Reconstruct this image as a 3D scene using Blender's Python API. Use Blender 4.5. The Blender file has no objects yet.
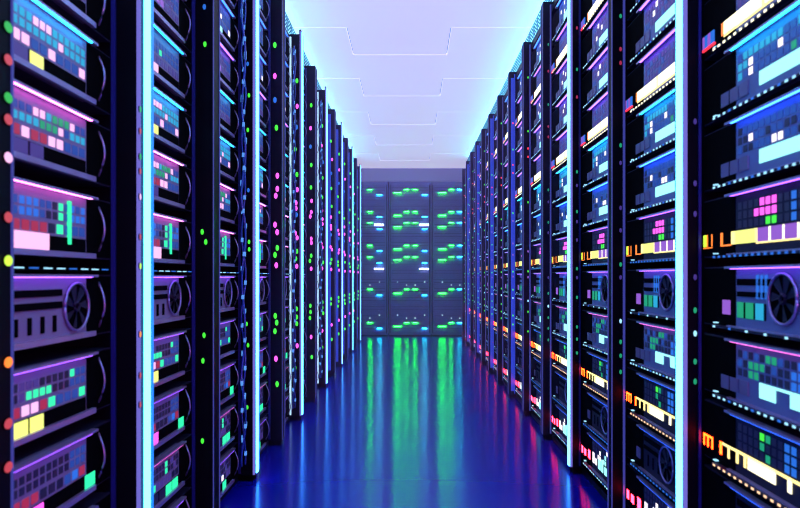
import bpy, math, random
from mathutils import Vector
C = bpy.context.scene
COL = C.collection
C.view_settings.view_transform = 'Standard'; C.view_settings.look = 'None'
C.view_settings.gamma = 1; C.view_settings.exposure = 0
try: C.view_settings.use_curve_mapping = False
except Exception: pass
try:
    C.cycles.use_denoising = True
    C.cycles.max_bounces = 8; C.cycles.glossy_bounces = 4; C.cycles.diffuse_bounces = 2
    C.cycles.sample_clamp_indirect = 0
    C.cycles.volume_bounces = 0; C.cycles.filter_width = 1.0
except Exception: pass

EYE = .98                      # eye height above the floor
# ------------------------------------------------------------------ materials
MATS = {}
def nodes(name):
    m = bpy.data.materials.new(name); m.use_nodes = True
    return m, m.node_tree.nodes, m.node_tree.links, m.node_tree.nodes['Principled BSDF']
def mat(name, col, rough=.5, metal=0., spec=.5, noise=0., scale=20, bump=0.):
    if name in MATS: return MATS[name]
    m, N, L, p = nodes(name)
    p.inputs['Base Color'].default_value = (*col, 1); p.inputs['Roughness'].default_value = rough
    p.inputs['Metallic'].default_value = metal; p.inputs['Specular IOR Level'].default_value = spec
    if noise or bump:
        t = N.new('ShaderNodeTexCoord'); n = N.new('ShaderNodeTexNoise'); n.inputs['Scale'].default_value = scale
        L.new(t.outputs['Object'], n.inputs['Vector'])
        if noise:
            r = N.new('ShaderNodeMapRange'); r.inputs['To Min'].default_value = max(0, rough-noise); r.inputs['To Max'].default_value = min(1, rough+noise)
            L.new(n.outputs['Fac'], r.inputs['Value']); L.new(r.outputs['Result'], p.inputs['Roughness'])
        if bump:
            b = N.new('ShaderNodeBump'); b.inputs['Strength'].default_value = bump; b.inputs['Distance'].default_value = .002
            L.new(n.outputs['Fac'], b.inputs['Height']); L.new(b.outputs['Normal'], p.inputs['Normal'])
    MATS[name] = m; return m
def emat(name, col, s=1., base=(.01,.01,.01)):
    if name in MATS: return MATS[name]
    m, N, L, p = nodes(name)
    p.inputs['Base Color'].default_value = (*base, 1); p.inputs['Roughness'].default_value = .4
    p.inputs['Emission Color'].default_value = (*col, 1); p.inputs['Emission Strength'].default_value = s
    MATS[name] = m; return m

black = mat('black powder coat', (.002,.002,.005), .45, 0, .15, .08, 30)
gloss = mat('gloss black post', (.002,.002,.006), .4, 0, .06, .05, 12)
steel = mat('chassis steel', (.26,.22,.38), .45, .15, .3, .1, 40)
dsteel = mat('dark chassis steel', (.02,.02,.05), .5, .3, .15, .08, 40)
bsteel = mat('blue chassis steel', (.16,.19,.40), .45, .15, .3, .1, 40)
lipm = mat('chassis lip', (.42,.36,.6), .3, .6, .5)
dark = mat('matte black plastic', (.001,.001,.002), .8, 0, .03)
butt = mat('lavender key plastic', (.16,.13,.27), .45)
wirem = mat('galvanised wire', (.10,.16,.22), .35, .8)
ringm = mat('fan ring', (.35,.3,.55), .3, .7)
cablem = mat('blue cable jacket', (.01,.05,.40), .25, 0, .8)
chan = mat('blue channel paint', (.008,.012,.16), .4)

LED = {
 'P': ('pink led', (1,.50,.86), 1.25), 'M': ('magenta led', (1,.10,.85), 1.6), 'W': ('white led', (1,.90,.95), 1.5),
 'c': ('dim cyan cell', (.02,.40,.68), 1.), 'C': ('cyan led', (.36,1.,1.), 1.35), 'b': ('dim blue cell', (.012,.06,.36), 1.),
 'B': ('blue cell', (.02,.16,.75), 1.), 'G': ('green led', (.03,1.,.45), 1.1), 'g': ('dim green cell', (.01,.35,.16), 1.),
 'Y': ('yellow led', (.95,1.,.22), 1.2), 'y': ('warm bar led', (1.,.82,.28), 1.7), 'w': ('warm white bar led', (1.,.93,.62), 1.9),
 'O': ('orange led', (1.,.22,.02), 1.6), 'o': ('dim orange cell', (.45,.09,.06), 1.), 'R': ('red led', (1.,.03,.06), 1.7),
 'r': ('dim red cell', (.38,.02,.07), 1.), 'v': ('dim violet cell', (.055,.03,.24), 1.), 'V': ('violet cell', (.30,.10,.62), 1.),
 'k': ('unlit cell', (.003,.003,.035), 1.), 'L': ('lime led', (.62,1.,.05), 1.3), 'N': ('pure green led', (.06,.85,.04), 1.2),
 'g2': ('soft green led', (.03,.5,.06), 1.), 'r2': ('soft red led', (.6,.06,.08), 1.), 'X': ('hot red led', (1.,.014,.035), 26.), 'Z': ('hot orange led', (1.,.03,.002), 26.), 'q': ('sill led cyan', (.35,.75,1.), 1.3), 'a': ('sill led amber', (1.,.62,.35), 1.4)}
def lm(ch):
    n, c, s = LED[ch]; return emat(n, c, s)

# ------------------------------------------------------------------ mesh helper
class MB:
    def __init__(s): s.v=[]; s.f=[]; s.mi=[]; s.ms=[]; s.sm=[]
    def m(s, mt):
        if mt not in s.ms: s.ms.append(mt)
        return s.ms.index(mt)
    def quad(s, pts, mt, smooth=False):
        b=len(s.v); s.v+=[tuple(p) for p in pts]; s.f.append(tuple(range(b,b+len(pts)))); s.mi.append(s.m(mt)); s.sm.append(smooth)
    def box(s, x0,x1,y0,y1,z0,z1, mt):
        if x0>x1:x0,x1=x1,x0
        if y0>y1:y0,y1=y1,y0
        if z0>z1:z0,z1=z1,z0
        b=len(s.v); s.v+=[(x0,y0,z0),(x1,y0,z0),(x1,y1,z0),(x0,y1,z0),(x0,y0,z1),(x1,y0,z1),(x1,y1,z1),(x0,y1,z1)]
        i=s.m(mt)
        for f in ((0,3,2,1),(4,5,6,7),(0,1,5,4),(1,2,6,5),(2,3,7,6),(3,0,4,7)):
            s.f.append(tuple(b+k for k in f)); s.mi.append(i); s.sm.append(False)
    def tube(s, pts, r, mt, n=6):
        pts=[Vector(p) for p in pts]; i=s.m(mt); b=len(s.v)
        for k,p in enumerate(pts):
            t=(pts[min(k+1,len(pts)-1)]-pts[max(k-1,0)]).normalized()
            a=t.cross(Vector((0,0,1)) if abs(t.z)<.9 else Vector((1,0,0))).normalized(); c=t.cross(a)
            for j in range(n):
                an=2*math.pi*j/n; q=p+(a*math.cos(an)+c*math.sin(an))*r; s.v.append(tuple(q))
        for k in range(len(pts)-1):
            for j in range(n):
                s.f.append((b+k*n+j,b+k*n+(j+1)%n,b+(k+1)*n+(j+1)%n,b+(k+1)*n+j)); s.mi.append(i); s.sm.append(True)
        s.f.append(tuple(b+j for j in range(n))[::-1]); s.mi.append(i); s.sm.append(False)
        s.f.append(tuple(b+(len(pts)-1)*n+j for j in range(n))); s.mi.append(i); s.sm.append(False)
    def mesh(s, name):
        me=bpy.data.meshes.new(name); me.from_pydata(s.v,[],s.f)
        for mt in s.ms: me.materials.append(mt)
        me.polygons.foreach_set('material_index', s.mi); me.polygons.foreach_set('use_smooth', s.sm)
        me.update(); return me
    def build(s, name, parent=None, loc=(0,0,0)):
        return link(name, s.mesh(name), parent, loc)
def link(name, data, parent=None, loc=(0,0,0)):
    o=bpy.data.objects.new(name, data); COL.objects.link(o); o.location=loc
    if parent: o.parent=parent
    return o
def tag(o, label=None, cat=None, group=None, kind=None):
    if label: o['label']=label
    if cat: o['category']=cat
    if group: o['group']=group
    if kind: o['kind']=kind
    return o
def copy_tree(o, parent=None):
    c=o.copy(); COL.objects.link(c)
    if parent: c.parent=parent
    for ch in o.children: copy_tree(ch, c)
    return c
ORD = 'first second third fourth fifth sixth seventh eighth ninth tenth eleventh twelfth thirteenth fourteenth'.split()

# ------------------------------------------------------------------ the rows
P = {'L': .67, 'R': .68}
EDGE = {'L': .743, 'R': .80}         # aisle edge of the posts
WS = {'L': .82, 'R': .852}           # plane of the server fronts
Z0 = {'L': 1.86, 'R': 1.955}         # depth of the first post in view
NR = 13
TOP = EYE + 1.655
SGN = {'L': 1, 'R': -1}              # world x direction towards the aisle
ROWN = {'L': 'pink-lit row', 'R': 'orange-barred row'}
BACK = 10.85

class SB(MB):                        # boxes in rack coordinates: w towards the aisle, u back towards the viewer, v up
    def __init__(s, side, off=0.): super().__init__(); s.g=SGN[side]; s.off=off
    def b(s, w0,w1,u0,u1,v0,v1, mt): s.box(s.g*w0, s.g*w1, -u0-s.off, -u1-s.off, v0, v1, mt)
    def pt(s, w,u,v): return (s.g*w, -u, v)

# ---- one server design = list of (part name, mesh)
def ring(mb, u, v, R, r, w, mt, n=28):
    pts=[mb.pt(w, u+R*math.cos(2*math.pi*k/n), v+R*math.sin(2*math.pi*k/n)) for k in range(n+1)]
    mb.tube(pts, r, mt, 6)
def fan_parts(side, u, v, R):
    f=SB(side); ring(f,u,v,R,.0035,.006,ringm)
    f2=SB(side)
    n=28
    f.quad([f.pt(.002,u+R*math.cos(2*math.pi*k/n),v+R*math.sin(2*math.pi*k/n)) for k in range(n)], dark)
    for k in range(7):
        a=2*math.pi*k/7
        pts=[]
        for (rr,da) in ((.2,-.1),(.92,.15),(.92,.62),(.2,.35)):
            pts.append(f2.pt(.003+ (.003 if da>.3 else 0), u+R*rr*math.cos(a+da), v+R*rr*math.sin(a+da)))
        f2.quad(pts, dsteel)
    ring(f2,u,v,R*.17,.004,.005,dsteel,12)
    return [('fan_ring', f.mesh('fan_ring')), ('fan_blades', f2.mesh('fan_blades'))]

def cells(mb, row, u_start, du, v0, v1, w=.0015, gap=.24):
    # first character stands at u_start; du<0 runs away from the viewer
    for k,ch in enumerate(row):
        if ch in '. ': continue
        a=u_start+du*k; b=a+du; g=abs(du)*gap/2
        lo,hi=min(a,b)+g,max(a,b)-g
        mb.b(.0005, w, lo, hi, v0, v1, lm(ch))

def handle(side, u, v0, v1, mt=None):
    h=SB(side); pts=[]
    for k in range(9):
        t=k/8; pts.append(h.pt(.001+.022*math.sin(math.pi*t), u+.012*math.sin(math.pi*t), v0+(v1-v0)*t))
    h.tube(pts,.0028,mt or ringm,6); return ('handle', h.mesh('handle'))

def chassis(side, H, face_u, sill=.02, mt=None):
    pch=P[side]; c=SB(side); mt=mt or steel
    cs=.056 if side=='L' else .046
    c.b(-.5, 0, cs, pch-.05, 0, H, dsteel)
    c.b(-.01, .0004, face_u, pch-.05, 0, H, mt)                 # front plate
    c.b(0, .018, face_u-.03, pch-.05, H-.006, H, lipm)           # top lip
    c.b(0, .012, face_u-.03, pch-.05, 0, .013 if side=='L' else .007, lipm)            # bottom lip
    c.b(0, .002, cs, face_u-.004, .004, H-.004, dark)             # dark ear
    return ('chassis', c.mesh('chassis'))

LIPC={'cyan':(.01,.55,1.),'blue':(.02,.12,1.),'violet':(.30,.08,1.),'pink':(1.,.16,.70),'rose':(1.,.12,.35),'green':(.02,.8,.45)}
def lip_fill(side, H, face_u, col, st):  # added glow strip under the lip, washes the front plate with colour
    m=emat(f'lip fill {col} {st}', LIPC[col], st); c=SB(side)
    c.b(.011,.0175,face_u,P[side]-.06,H-.0075,H-.006,m); return ('lip_fill', c.mesh('lip_fill'))
LL={6:('blue',4),5:('blue',5),4:('blue',6),3:('violet',6),2:('cyan',7),1:('cyan',14),0:('pink',9),-1:('pink',8),-2:('violet',9),-3:('violet',5),-4:('violet',4),-5:('pink',2),-6:('violet',4)}
RL={12:('blue',6),11:('violet',5),10:('violet',6),9:('violet',7),8:('violet',7),7:('cyan',14),6:('blue',14),5:('violet',5),4:('violet',8),3:('pink',3),2:('blue',3),1:('blue',3),0:('blue',3)}
def left_server(k):
    H=.157; side='L'; parts=[chassis(side,H,.19)]
    v=lambda a,b:(H*(1-b),H*(1-a))
    D={ 1:('cccccccPPPcccccc','cccPcccccccPcccc','bbbPPbbPbbbP','vY.....',0),
        0:('bbbbbbbPPcgggPbb','bbbPccccgggPbccc','bbPrPrrPPbbb','vv.....',0),
       -1:('bbbbbBBBbbkGbBbB','bbbbbBBBbkkGbBBB','ooorrrrkGbbb','PP.....',1),
       -3:('kkkkkvvvkkkkkGbb','kkkGkvGGGGkkkbbb','bGVrPPrGbbbG','YY.....',0),
       -4:('kkkkkkkkkkkkkbbb','kkkkkkkkkkkkkbbb','kkrrrrkkkbBr','.M...G',2),
       -5:('kkkkvkkkkkkGkvkk','kkvkkkkkkkkGkkvk','vvvkGGvvvvkk','kkkGG...',0),
       -6:('vkkvkkvkkvkkvkkk','kkvkkkkvkkkkkvkk','vvPvvvkkWkvv','v..G....',0),
        2:('bbbbbbGbbbbbbbbb','bbbbbbbbbGbbbbbb','vvvvvvvvvvvv','.P.....',0),
        3:('vvvvbbbbvvvvbbbb','bbvvvvbbbbvvvvbb','vvvvVVVVvvvv','.......',0),
        4:('bbWbbbbbWbbbbbbb','bbbbWbbbbbWbbbbb','vvWvvvbbbbbW','..C....',0),
        5:('bbbbbCbbbbbbbcbb','bbWbbbbbbWbbbbbb','bbbbbbbbvvbb','.......',0),
        6:('bbbbbbbbbbWbbbbb','bbbbcbbbbbbbbbbb','bbvvbbbbbbbb','...C...',0)}
    p=SB(side)
    if k==-2:
        p.b(.0005,.004,.31,.62,*v(.22,.32),dark); p.b(.0005,.004,.31,.62,*v(.40,.50),dark)
        for i in range(6): p.b(.0005,.004,.335+.05*i,.347+.05*i,*v(.60,.84),dark)
        parts.append(('vent_panel', p.mesh('vent_panel')))
        parts+=fan_parts(side,.245,H*.5,.058)
        s=SB(side)
        for i in range(9): s.b(.012,.016,.10+.055*i,.13+.055*i,H+.012,H+.015,lm('q' if i%3 else 'B'))
        s.b(-.02,.012,.08,.62,H+.008,H+.012,dark)
        parts.append(('light_rail', s.mesh('light_rail')))
    else:
        g1,g2,g3,g4,sp=D[k]
        du=-(.61-.195)/16
        cells(p,g1,.61,du,*v(.20,.31),gap=.3); cells(p,g2,.61,du,*v(.345,.455),gap=.3)
        d3=-(.61-.195)/12
        cells(p,g3,.61,d3,*v(.52,.66))
        parts.append(('led_panel', p.mesh('led_panel')))
        q=SB(side); d4=-.06
        q.b(.0003,.002,.195,.61,*v(.70,.93),dark)
        if sp==1: q.b(.0005,.006,.37,.50,*v(.68,.92),lm('P')); q.b(.0005,.005,.27,.283,*v(.14,.8),lm('G'))
        else: cells(q,'b'+g4,.565,d4,*v(.71,.92),.004,.16)
        parts.append(('key_row', q.mesh('key_row')))
    parts.append(lip_fill(side,H,.19,*LL[k]))
    parts.append(handle(side,.125,.02,H-.02))
    return parts

def right_server(j):
    H=.163; side='R'; parts=[chassis(side,H,.232,mt=dsteel if j in (0,1,2,5) else bsteel)]
    bt=.065                                                      # top edge of the bar inside the unit
    p=SB(side); q=SB(side); du=.0265
    q2=SB(side)
    def bar(u0,u1,ch,v1=bt,v0=bt-.034):
        t=q
        if j==0: t=SB(side)
        elif u1<.125: t=q2
        t.b(.001,.003,u0,u1,v0,v1,lm(ch))
        if j==0: parts.append(('status_light', t.mesh('status_light')))
    G={ 7:('bcccccccbbcccbb','ccWbbbbWbbbccbb','cbWbbbbbbgbbbbb','gg.bWbbbbgg'),
        6:('kbbbbbbbbbbbbbb','kkWbbkbbkkbbbbb','bkkbbbWWbbkkbbb','Wk.bbbbbbbb'),
        9:('vvvvWvvvvvvvbvb','vvvWvvvbvvbvvvv','bbvvvvbvvvvbvbb','vWvvvvWvvv'),
       10:('bbvWvvvvbbvvvvb','bvvvvWvvvvvvvvb','vvWvvvbvvvvvvbb','vvbbvvvvvvv'),
        3:('kbkbkggbkkBBbkk','bkgggkbkkBBkkbb','kkggkkkkkBBkkkk','kkkkkkkkkkk'),
        8:('vvbvvbvvvbvvvbb','vbvvvvbvvvvvvvv','vvvvvbvvvvvvvvv','vvvvvvvvvvv'),
        5:('kkkkMMMkkBkkkMk','kkkMMMMkkBkkkMM','kkkkkNNkkBkkkkk','kkkkkkkkBBk'),
        2:('kkkkNgkkBBkkkkk','kkkkgkkkBBkkkkk','kkkkkgkkBBkkkkk','kkkkkkkkBkk'),
       11:('bbbbbbbbbbbbbbb','vvvvvvvvvvvvvvv','bbbvvvvvbbbvvvv','vvvvvvvvvvv'),
       12:('bbbbWbbbbbbbbbb','bWbbbbbcbbbbbbb','bbbbWbbbbbbbbbb','bbbbbbbbbbb'),
        0:('kkkkkkkkWkkkCkk','kkkkWkkCkkkkCkk','kkkWWkCCkkkCCkk','kkkkkkkkkkk'),}
    if j in (4,1):
        p.b(.0005,.003,.24,.40,H*.70,H*.80,dark); p.b(.0005,.003,.24,.40,H*.52,H*.60,dark)
        for i in range(3): p.b(.0006,.003,.275+.048*i,.281+.048*i,.03,H*.43,dark)
        if j==4:
            for (a,b,ch) in ((.240,.272,'g'),(.283,.321,'G'),(.331,.366,'B')): p.b(.0005,.0025,a,b,.03,H*.43,lm('g') if ch=='G' else lm('c') if ch=='B' else lm('g'))
            for i in range(3): p.b(.0005,.003,.335+.02*i,.345+.02*i,H*.5,H*.86,lm('B'))
        parts.append(('vent_panel', p.mesh('vent_panel')))
        parts+=fan_parts(side,.455,H*.52,.058)
        q.b(.001,.005,.165,.205,.035,H*.45,lm('V') if j==4 else butt); 
        parts.append(('key_row', q.mesh('key_row')))
    else:
        g=G[j]
        for i in range(3): cells(p,g[i],.24,du,H*(.84-.145*i)-.018,H*(.84-.145*i),.0015,.3)
        parts.append(('led_panel', p.mesh('led_panel')))
        if j in (7,6,9,10,3,12):
            for i in range(3): q.b(.0005,.004,.155+.05*i,.197+.05*i,bt-.04,bt-.004,butt)
            parts.append(('key_row', q.mesh('key_row'))); q=SB(side)
            if j==3: bar(.35,.42,'C'); bar(.35,.62,'C',bt+.003,bt-.003); bar(.48,.56,'C')
            else: bar(.35,.632,'C')
        elif j in (8,11):
            for (a,b,c) in ((.006,.016,'V'),(.02,.034,'B'),(.038,.052,'V'),(.056,.074,'B')): q2.b(.001,.006,a+.04,b+.04,bt-.036,bt,lm(c))
            q2.b(.001,.007,.046,.12,bt-.042,bt-.036,lm('R'))
            bar(.155,.165,'O'); bar(.168,.36,'w'); bar(.36,.375,'y'); bar(.375,.632,'w'); bar(.168,.632,'y',bt-.036,bt-.041)
        elif j==5:
            bar(.045,.065,'L'); bar(.065,.072,'O'); bar(.095,.101,'O'); bar(.045,.101,'O',bt-.036,bt-.039)
            bar(.15,.162,'O'); bar(.15,.21,'O',bt-.033,bt-.037); bar(.21,.232,'y'); bar(.225,.335,'Y'); bar(.33,.34,'y')
            for i in range(5): bar(.342+.058*i,.392+.058*i,'V',bt,bt-.034); bar(.392+.058*i,.402+.058*i,'w')
            bar(.335,.632,'y',bt-.034,bt-.038)
        elif j==2:
            for a in (.045,.07,.096): bar(a,a+.007,'Z')
            bar(.045,.103,'Z',bt,bt-.006)
            bar(.145,.157,'Z')
            for a in (.19,.235,.275): bar(a,a+.011,'y')
            bar(.16,.632,'y',bt+.001,bt-.006); bar(.295,.42,'w'); bar(.47,.485,'w'); bar(.53,.60,'w')
        elif j==0:
            bar(.05,.075,'X'); bar(.10,.13,'X',bt-.002); bar(.17,.205,'X',bt+.01,bt-.03); bar(.245,.272,'W',bt+.018,bt-.03)
            bar(.29,.31,'W',bt,bt-.028); bar(.335,.37,'C',bt+.01); bar(.385,.41,'C',bt+.02); bar(.43,.46,'C',bt)
        if q.v: parts.append(('light_bar', q.mesh('light_bar')))
        if q2.v: parts.append(('end_light', q2.mesh('end_light')))
    s=SB(side)
    s.b(0,.018,.13,.632,-.003,.003,dsteel)
    amber = j in (2,); 
    for i in range(17):
        u=.14+.029*i
        if j in (4,) and i%3: continue
        ch = 'a' if amber else ('w' if j in (8,11) else ('B' if (j in (5,1) or i%4==3) else 'q'))
        s.b(.018,.0195,u,u+.011,-.003,.0025,lm(ch))
    s.b(.003,.012,.125,.14,.008,.011,lm('q'))
    parts.append(('sill_light_strip', s.mesh('sill_light_strip')))
    parts.append(lip_fill(side,H,.232,*RL[j]))
    return parts

LDESC={1:'cyan-celled server with pink cells',0:'cyan, green and pink lit server',-1:'blue server with wide pink lamp',
 -2:'server with round fan and black slots',-3:'green-lit server with yellow keys',-4:'dark server with magenta and green keys',
 -5:'dark server with green squares',-6:'dim violet server',2:'blue-celled server with pink key',3:'violet-celled server',
 4:'blue server with white cells',5:'dim blue server',6:'plain blue-celled server'}
RDESC={0:'dark server with white pixel lights',1:'dark server with round fan',2:'server with yellow comb light',3:'green-blue server with split cyan bar',
 4:'green-lit server with round fan',5:'server with lime and orange bar',6:'blue server with cyan bar',7:'teal server with cyan bar',
 8:'server with warm white bar',9:'violet server with cyan bar',10:'violet server with cyan bar',11:'server with yellow-white bar',12:'blue server with cyan bar'}

def proj(x,y,z): return (410+660*x/y, 277-660*(z-EYE)/y)
n_srv=0
for side in 'LR':
    g=SGN[side]
    levels=range(-6,7) if side=='L' else range(0,13)
    for k in levels:
        v0 = EYE + (.245+.198*k if side=='L' else -.83-.065+.19*k)
        H=.16
        protos=None
        for n in range(NR):
            yf=Z0[side]+P[side]*n
            # leave out servers wholly outside the frame, or (pink-lit row) wholly behind the posts
            ya=max(.9, yf-P[side]+.05)
            top=proj(WS[side], max(yf-.1,.5), v0)[1]; bot=proj(WS[side], max(yf-.1,.5), v0+H)[1]
            if (top< -8 and proj(WS[side],yf,v0)[1] < 0) or bot>516: continue
            if side=='L' and n>7: continue
            desc=(LDESC if side=='L' else RDESC)[k]
            sh=ORD[k+6 if side=='L' else k]
            lab=f"{desc}, {sh} shelf up, {ORD[n]} rack of the {ROWN[side]}"
            if protos is None:
                protos=(left_server if side=='L' else right_server)(k)
            r=link('server_unit', None); r.empty_display_size=.05
            r.location=(-g*WS[side], yf, v0)
            made={}
            for nm,me in protos:
                up={'fan_blades':'fan_ring','lip_fill':'chassis'}.get(nm)
                made[nm]=link(nm, me, made.get(up, r))
            tag(r, lab, 'server', 'servers in the '+ROWN[side]); n_srv+=1
print('servers', n_srv)

# ------------------------------------------------------------------ racks
neon_core = emat('neon core', (.06,.38,1.), 9.)
neon_halo = emat('neon halo side', (.01,.22,.9), 1.4)  # glowing flank paints the blue halo beside the neon core
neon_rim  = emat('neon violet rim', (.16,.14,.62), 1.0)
thin_sheen = emat('thin white sheen', (.45,.70,1.), 1.2)  # weak glow paints the bright reflection along the far channels
purp_line = emat('violet edge sheen', (.04,.045,.30), 1.0)  # glowing lines paint the reflection on glossy post edges
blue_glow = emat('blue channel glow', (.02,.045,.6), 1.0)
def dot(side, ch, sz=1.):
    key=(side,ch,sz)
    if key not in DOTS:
        d=MB(); n=10                      # small domed glowing dot facing the viewer
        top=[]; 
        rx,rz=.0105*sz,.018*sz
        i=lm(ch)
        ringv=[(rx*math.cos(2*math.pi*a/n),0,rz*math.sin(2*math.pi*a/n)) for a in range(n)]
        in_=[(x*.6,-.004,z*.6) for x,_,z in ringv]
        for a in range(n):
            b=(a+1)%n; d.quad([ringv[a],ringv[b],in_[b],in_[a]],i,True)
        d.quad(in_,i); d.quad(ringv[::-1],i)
        DOTS[key]=d.mesh('glow_dot')
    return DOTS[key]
DOTS={}
LD=[(1.34,'N'),(1.16,'M'),(.87,'N'),(.70,'N'),(.59,'M'),(.505,'M'),(.47,'M'),(.30,'M'),(.265,'M'),(.13,'N'),(.17,'N'),(.07,'M'),(-.22,'N'),(-.27,'N'),(-.32,'N'),(-.47,'M'),(-.62,'N'),(1.02,'B'),(.42,'B')]  # glowing dots paint LED reflections on the glossy left posts
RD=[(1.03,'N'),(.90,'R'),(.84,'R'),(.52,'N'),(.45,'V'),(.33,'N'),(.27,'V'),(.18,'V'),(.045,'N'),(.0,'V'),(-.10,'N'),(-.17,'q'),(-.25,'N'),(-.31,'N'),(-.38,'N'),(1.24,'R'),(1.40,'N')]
AD=[(.46,'N'),(.40,'R'),(.33,'N'),(.29,'R'),(.22,'P'),(.11,'R'),(.03,'L'),(-.157,'O'),(-.27,'R'),(-.35,'R')]
random.seed(5)
for side in 'LR':
    g=SGN[side]; pch=P[side]; edge=WS[side]-EDGE[side]      # how far the post stands out
    cache={}
    for n in range(-1 if side=='L' else 0, NR):
        yf=Z0[side]+pch*n
        th=.045 if side=='L' else .030
        neon = (n%2==0) and (side=='L' or n<=2)
        r=link('server_rack', None); r.location=(-g*WS[side], yf+th, 0); r.empty_display_size=.1
        if n<0: lab='black rack post with coloured dots just before the first rack of the pink-lit row'
        else:
            lab=f"black server rack with {'bright cyan-white neon' if neon else 'dim violet-edged'} post, {ORD[n]} in the {ROWN[side]}"
        tag(r, lab, 'server rack', 'racks of the '+ROWN[side])
        key=(neon,n%2, n<0, n>3, n>6)
        if key not in cache:
            L=[]
            th=.045 if side=='L' else .030
            f=SB(side,th)
            f.b(-.05, edge-.012, -th+.004, th-.004, .03, TOP, gloss)
            f.b(edge-.012, edge, -th, th, .03, TOP+ (.03 if neon else 0), gloss)
            L.append(('post', f.mesh('post')))
            s=SB(side,th)
            if neon:
                zt=TOP+.02
                s.b(edge, edge+.006, -.016, .018, .035, zt, neon_core)
                s.b(edge, edge+.004, -th+.002, -.017, .035, zt, neon_halo if side=='L' else chan)
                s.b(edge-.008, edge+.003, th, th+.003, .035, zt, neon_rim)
                L.append(('neon_strip', s.mesh('neon_strip')))
            else:
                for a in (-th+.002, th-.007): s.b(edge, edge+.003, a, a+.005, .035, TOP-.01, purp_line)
                L.append(('edge_sheen', s.mesh('edge_sheen')))
            c=SB(side,th)
            if n>=0:
                # channel down the camera-facing flank, next to the servers
                if side=='L':
                    c.b(.0,.012, th, th+.006, .04, TOP-.02, (thin_sheen if (neon and n>0) else chan))
                else:
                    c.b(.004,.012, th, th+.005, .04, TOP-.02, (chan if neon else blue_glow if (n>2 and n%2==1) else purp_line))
                L.append(('channel_strip', c.mesh('channel_strip')))
            if n>3 and ((side=='R' and n%2==1) or (side=='L' and n>6)):
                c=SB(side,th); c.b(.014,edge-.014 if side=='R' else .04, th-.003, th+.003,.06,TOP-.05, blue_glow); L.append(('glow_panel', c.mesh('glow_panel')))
            if n>=0:
                b=SB(side,th)
                b.b(-.62,-.60,-th,pch-th-.002,.03,TOP-.02,black)                # back
                L.append(('back_panel', b.mesh('back_panel')))
                b=SB(side,th); b.b(-.60,-.05,-.008,.008,.03,TOP-.02,black); L.append(('side_panel', b.mesh('side_panel')))
                b=SB(side,th); b.b(-.60,-.0,.03,pch-.055,TOP-.045,TOP-.02,black); b.b(-.005,.0,.03,pch-.055,TOP-.06,TOP-.045,black)
                L.append(('top_panel', b.mesh('top_panel')))
                b=SB(side,th); b.b(-.60,-.006,-th,pch-th-.002,0,.03,black); b.b(-.004,edge-.01,-.03,.03,0,.03,dark)
                L.append(('plinth', b.mesh('plinth')))
                for u in (.036+(.012 if side=='L' else 0), pch-.075):
                    b=SB(side,th); b.b(-.52,-.505,u,u+.02,.04,TOP-.05,black)
                    L.append(('mounting_rail', b.mesh('mounting_rail')))
            else:
                b=SB(side,th); b.b(-.03,edge-.01,-.04,.04,0,.03,dark); L.append(('plinth', b.mesh('plinth')))
            cache[key]=L
        made={}
        for nm,me in cache[key]:
            if n==0 and side=='L' and nm=='channel_strip':
                c=SB(side,th); c.b(.0,.012,.045,.051,.04,TOP-.02,chan); me=c.mesh(nm)
            if side=='R' and nm=='channel_strip' and 0<n<=2:
                pass
            made[nm]=link(nm, me, made.get({'neon_strip':'post','edge_sheen':'post','glow_panel':'post'}.get(nm), r))
        th=.045 if side=='L' else .030
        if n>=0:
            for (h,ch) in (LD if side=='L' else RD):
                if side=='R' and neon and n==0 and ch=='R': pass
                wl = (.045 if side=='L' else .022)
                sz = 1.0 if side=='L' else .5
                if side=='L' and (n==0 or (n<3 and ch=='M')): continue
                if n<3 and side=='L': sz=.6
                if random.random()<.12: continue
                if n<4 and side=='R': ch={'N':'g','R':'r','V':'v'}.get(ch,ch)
                o=link('glow_dot', dot(side,ch,sz), r, (g*(wl+random.uniform(-.008,.008)*(side=='L')), -th-.004-th+th*0, EYE+h+random.uniform(-.006,.006)))
        if side=='L' and n in (-1,0):
            for (h,ch) in AD:
                a=SB(side,th); zz=EYE+h
                ry,rz=(.013,.010) if n==-1 else (.006,.009); uc=-.025 if n==-1 else .050
                a.quad([(g*(edge+.004), -th-uc+ry*math.cos(2*math.pi*q/12), zz+rz*math.sin(2*math.pi*q/12)) for q in range(12)], lm({'N':'g2','R':'r2','O':'O'}.get(ch,ch)))
                a.quad([(g*(edge+.0005), -th-uc+ry*1.15*math.cos(-2*math.pi*q/12), zz+rz*1.15*math.sin(-2*math.pi*q/12)) for q in range(12)], dark)
                a.build('dot_reflection', r)  # glowing discs paint coloured lights reflecting in the post
    # wire cable tray over the whole row
    t=SB(side); y0=Z0[side]-pch; Ltot=pch*NR
    sx=-g*WS[side]
    step=.05
    for i in range(int(Ltot/step)+1):
        u=-i*step
        t.b(-.25,.02,u-.0025,u+.0025,0,.005,wirem)
        t.b(.015,.02,u-.0025,u+.0025,0,.10,wirem); t.b(-.25,-.245,u-.0025,u+.0025,0,.10,wirem)
    for w in (-.25,-.18,-.11,-.045,.02): t.b(w-.0025,w+.0025,0,-Ltot,-.005,0,wirem)
    for v in (.025,.05,.075,.10):
        t.b(.0175,.0225,0,-Ltot,v-.0025,v+.0025,wirem); t.b(-.2525,-.2475,0,-Ltot,v-.0025,v+.0025,wirem)
    o=t.build('cable_tray', None, (sx-g*.03, y0, TOP+.0065))
    tag(o, f"steel wire cable tray running along the rack tops of the {ROWN[side]}", 'cable tray')

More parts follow.
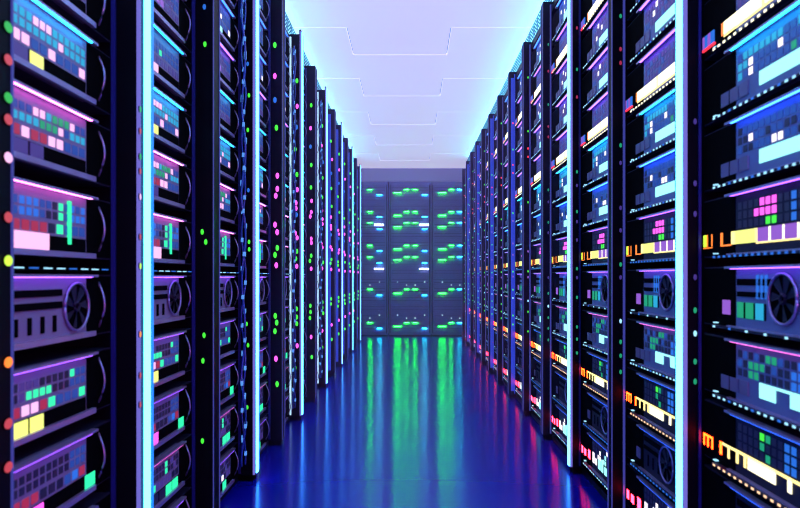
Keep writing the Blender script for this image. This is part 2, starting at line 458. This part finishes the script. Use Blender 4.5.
# ------------------------------------------------------------------ hanging patch cables beside the servers in the pink-lit row
glint = emat('painted cable glint', (.10,.35,1.), .9)  # glowing collars paint the glints along the cables
proto=None
for n in range(1,8):
    if n%2: continue
    yf=Z0['L']+P['L']*n
    if proto is None:
        proto=link('cable_bundle', None)
        random.seed(11)
        for c in range(5):
            m=MB(); pts=[]; ph=random.uniform(0,6); 
            for k in range(110):
                z=.10+k*.0222
                pts.append((.012+.009*math.sin(z*15+ph)+.004*c, .006*math.cos(z*21+ph*2)-.016*c, z))
            m.tube(pts,.0042,cablem,5); 
            for k in range(5,108,9):
                x,y,z=pts[(k+c*3)%108]; m.tube([(x,y,z),(x+.001,y,z+.02)],.0062,glint,6)
            m.build('cable', proto)
        b=proto
    else: b=copy_tree(proto)
    b.location=(-WS['L']+.020, yf-.075, 0)
    tag(b, f"bundle of blue patch cables hanging beside the neon post of the {ORD[n]} pink-lit rack", 'cable bundle', 'blue cable bundles in the pink-lit row')

# ------------------------------------------------------------------ end cabinets
cabm = mat('end cabinet paint', (.16,.15,.46), .45, .1, .5, .1, 15)
cabd = mat('end cabinet mesh door', (.13,.12,.42), .4, .1, .5, .1, 60)
gbar = emat('end green light', (.006,1.,.014), 110.)
cbar = emat('end teal light', (.005,.5,.65), 90.)
wbar = emat('end white light', (.7,.9,1.), 9.)
tiny = emat('end tiny light', (.6,.85,1.), 1.2)
S=10.85/660
CABX=[-1.06,-.352,.348]
for ci,x0 in enumerate(CABX):
    r=link('end_cabinet', None); r.location=(x0,BACK,0); w=.70
    tag(r, ['dark blue cabinet across the aisle end, beside the pink-lit row','dark blue cabinet in the middle of the aisle end wall','dark blue cabinet across the aisle end, beside the orange-barred row'][ci],
        'cabinet','cabinets closing the aisle end')
    f=MB(); Tz=EYE+1.56
    f.box(.004,w-.004,.0,.55,.03,Tz,cabm); f.build('body',r)
    f=MB(); f.box(.01,w-.01,.02,.5,0,.03,dark); f.build('plinth',r)
    d=MB(); d.box(.035,w-.035,-.03,-.002,.06,Tz-.05,cabd)
    for i in range(48):
        z=.09+i*.05; d.box(.05,w-.05,-.034,-.03,z,z+.004,dark if i%3 else cabm)
    d.build('door',r)
    f=MB(); f.box(w-.03,w-.022,-.04,-.002,.06,Tz-.05,dark); f.box(.022,.03,-.04,-.002,.06,Tz-.05,dark); f.build('door_edge',r)
    dx=[ -2, 0, 2][ci]
    cols={'A':(9,7,[193,215.5,227,249,260,293,326],gbar),'B':(18,4.2,[190,212,223,245.5,257,289,322.5],gbar),
          'C':(26.5,4.2,[190,212,223,245.5,257,289,322.5],gbar if ci!=2 else cbar),'D':(36,4.5,[195,217,229,251,263,295,328],cbar)}
    for cn,(cx,cw,ys,mt_) in cols.items():
        if ci==0 and cn in 'AB': continue
        if ci==0 and cn=='C': mt_=gbar
        if ci==2 and cn=='D': continue
        xx=(cx+dx)*S
        for yy in ys:
            m=MB(); zz=EYE+(277-yy)*S; hh=.005
            m.box(xx-cw*S/2,xx+cw*S/2,-.05,-.034,zz-hh,zz+hh,mt_); b_=m.build('indicator_bar',r)
            m=MB(); m.box(xx-cw*S/2-.004,xx+cw*S/2+.004,-.072,-.034,zz+hh+.001,zz+hh+.005,dark); m.build('glow_blocker',b_)  # added ledge that keeps the bar's glow off the ceiling
        for yy in (282,315):
            m=MB(); zz=EYE+(277-yy-(3 if cn in 'BC' else 0))*S
            m.box(xx-.009,xx+.009,-.045,-.034,zz-.009,zz+.009,tiny); m.build('pinpoint_light',r)
    if ci<2:
        for yy in (225,269):
            m=MB(); zz=EYE+(277-yy)*S; xx=(35.5+dx)*S
            m.box(xx-.075,xx+.075,-.055,-.034,zz-.014,zz+.014,wbar); m.build('white_light_bar',r)

# ------------------------------------------------------------------ setting
fm, N, L, p = nodes('polished dark blue floor')
p.inputs['Base Color'].default_value=(.002,.003,.30,1); p.inputs['Roughness'].default_value=.26
p.inputs['IOR'].default_value=2.5; p.inputs['Anisotropic'].default_value=.96
p.inputs['Specular Tint'].default_value=(.12,.28,1,1)
cx=N.new('ShaderNodeCombineXYZ'); cx.inputs[1].default_value=1.; L.new(cx.outputs[0], p.inputs['Tangent'])
tc=N.new('ShaderNodeTexCoord'); nz=N.new('ShaderNodeTexNoise'); nz.inputs['Scale'].default_value=3.
L.new(tc.outputs['Object'],nz.inputs['Vector']); mr=N.new('ShaderNodeMapRange'); mr.inputs['To Min'].default_value=.20; mr.inputs['To Max'].default_value=.23
L.new(nz.outputs['Fac'],mr.inputs['Value']); L.new(mr.outputs['Result'],p.inputs['Roughness'])
f=MB(); f.box(-1.7,1.7,-2.5,12,-.1,0,fm); tag(f.build('floor'),kind='structure')
wallm=mat('wall paint',(.03,.035,.10),.7)
for nm,(a,b,c_,d_) in {'wall_left':(-1.8,-1.7,-2.5,12),'wall_right':(1.7,1.8,-2.5,12),'wall_back':(-1.8,1.8,12,12.1)}.items():
    f=MB(); f.box(a,b,c_,d_,-.1,2.95,wallm); tag(f.build(nm),kind='structure')
trimm=mat('header paint',(.40,.34,.66),.6)
f=MB(); f.box(-1.7,1.7,BACK+.02,BACK+.5,EYE+1.57,EYE+1.79,trimm); tag(f.build('trim_1'),kind='structure')
hz=bpy.data.materials.new('thin blue haze'); hz.use_nodes=True; N=hz.node_tree.nodes; L=hz.node_tree.links
for q in list(N):
    if q.type=='BSDF_PRINCIPLED': N.remove(q)
vs=N.new('ShaderNodeVolumeScatter'); vs.inputs['Color'].default_value=(.55,.35,1,1); vs.inputs['Density'].default_value=.045; vs.inputs['Anisotropy'].default_value=.3
L.new(vs.outputs[0], N['Material Output'].inputs['Volume'])
f=MB(); f.box(-.735,.79,3.,10.73,.002,EYE+1.78,hz); tag(f.build('haze'),'thin blue haze hanging in the far half of the aisle','haze',kind='stuff')

CZ=EYE+1.79
cm, N, L, p = nodes('ceiling panel with glow')
p.inputs['Base Color'].default_value=(.80,.80,.88,1); p.inputs['Roughness'].default_value=.6
p.inputs['Emission Color'].default_value=(.60,.50,.82,1); p.inputs['Emission Strength'].default_value=.84  # added emission stands in for lavender light on the ceiling
sm=mat('ceiling seam',(.35,.62,.70),.7)
f=MB()
f.box(-1.7,1.7,-2.5,12,CZ+.02,CZ+.1,sm)
gp=.005
def panel(x0,x1,y0,y1,z): f.box(x0,x1,y0+gp,y1-gp,z,CZ+.02,cm)
y=-2.30
while y<12:
    ye=min(y+1.57,11.98); ym=min(y+.99,11.98)
    f.box(-.46,.30,y+.36+gp,ym,CZ+.0,CZ+.02,cm)
    f.box(-.450,.290,ym,ye-gp,CZ+.002,CZ+.02,cm)
    panel(-1.68,-.46,y-.22,min(y+.99,11.98),CZ); panel(.30,1.68,y-.22,min(y+.99,11.98),CZ)
    y+=1.21
tag(f.build('ceiling'),kind='structure')

# ------------------------------------------------------------------ lights
def area(name, loc, to, sx, sy, col, e, spread=None):
    l=bpy.data.lights.new(name,'AREA'); l.shape='RECTANGLE'; l.size=sx; l.size_y=sy; l.color=col; l.energy=e
    if spread: l.spread=math.radians(spread)
    o=bpy.data.objects.new(name,l); COL.objects.link(o); o.location=loc
    d=Vector(to)-Vector(loc); o.rotation_euler=d.to_track_quat('-Z','Y').to_euler(); return o
for s in (-1,1):
    o=area('cove_lamp',(s*1.0,4.2,TOP+.02),(s*.6,4.2,CZ+.2),.12,11,(.05,.66,1.),80)
    o.rotation_euler=(0,math.pi+s*math.radians(38),0) if False else o.rotation_euler
    l=o.data; l.shape='RECTANGLE'; l.size=.10; l.size_y=11.2
    # long side along the row, face up and towards the aisle
    from mathutils import Matrix
    zdir=-(Vector((-s*.88,0,.48)).normalized()); ydir=Vector((0,1,0)); xdir=ydir.cross(zdir)
    o.rotation_euler=Matrix((xdir,ydir,zdir)).transposed().to_euler()
area('pink_fill',(.75,-.9,1.05),(-.82,1.7,.95),.5,.5,(1.,.16,.6),28)  # unseen fills added behind the camera to tint the server fronts
area('blue_fill',(.6,-.9,2.3),(-.85,2.2,1.9),.6,.6,(.03,.25,1.),14)
area('teal_fill',(-.6,-.9,2.2),(.85,2.0,1.9),.6,.6,(.02,.35,1.),10)
area('violet_fill',(-.75,-.9,1.0),(.85,1.8,.9),.5,.5,(.12,.10,1.),7)
# lamp over the end cabinets
#area('end_lamp',(0,9.6,CZ-.02),(0,10.8,1.2),1.3,.3,(.5,.42,1.),30)

w=bpy.data.worlds.new('world'); C.world=w; w.use_nodes=True
w.node_tree.nodes['Background'].inputs[0].default_value=(.02,.03,.12,1); w.node_tree.nodes['Background'].inputs[1].default_value=.3

cd=bpy.data.cameras.new('camera'); co=bpy.data.objects.new('camera',cd); COL.objects.link(co)
co.location=(0,0,EYE); co.rotation_euler=(math.pi/2,0,0)
cd.sensor_width=36; cd.lens=660/800*36; cd.shift_x=-.0125; cd.shift_y=.02875
cd.clip_start=.05; cd.dof.use_dof=True; cd.dof.focus_distance=6.5; cd.dof.aperture_fstop=5.
C.camera=co
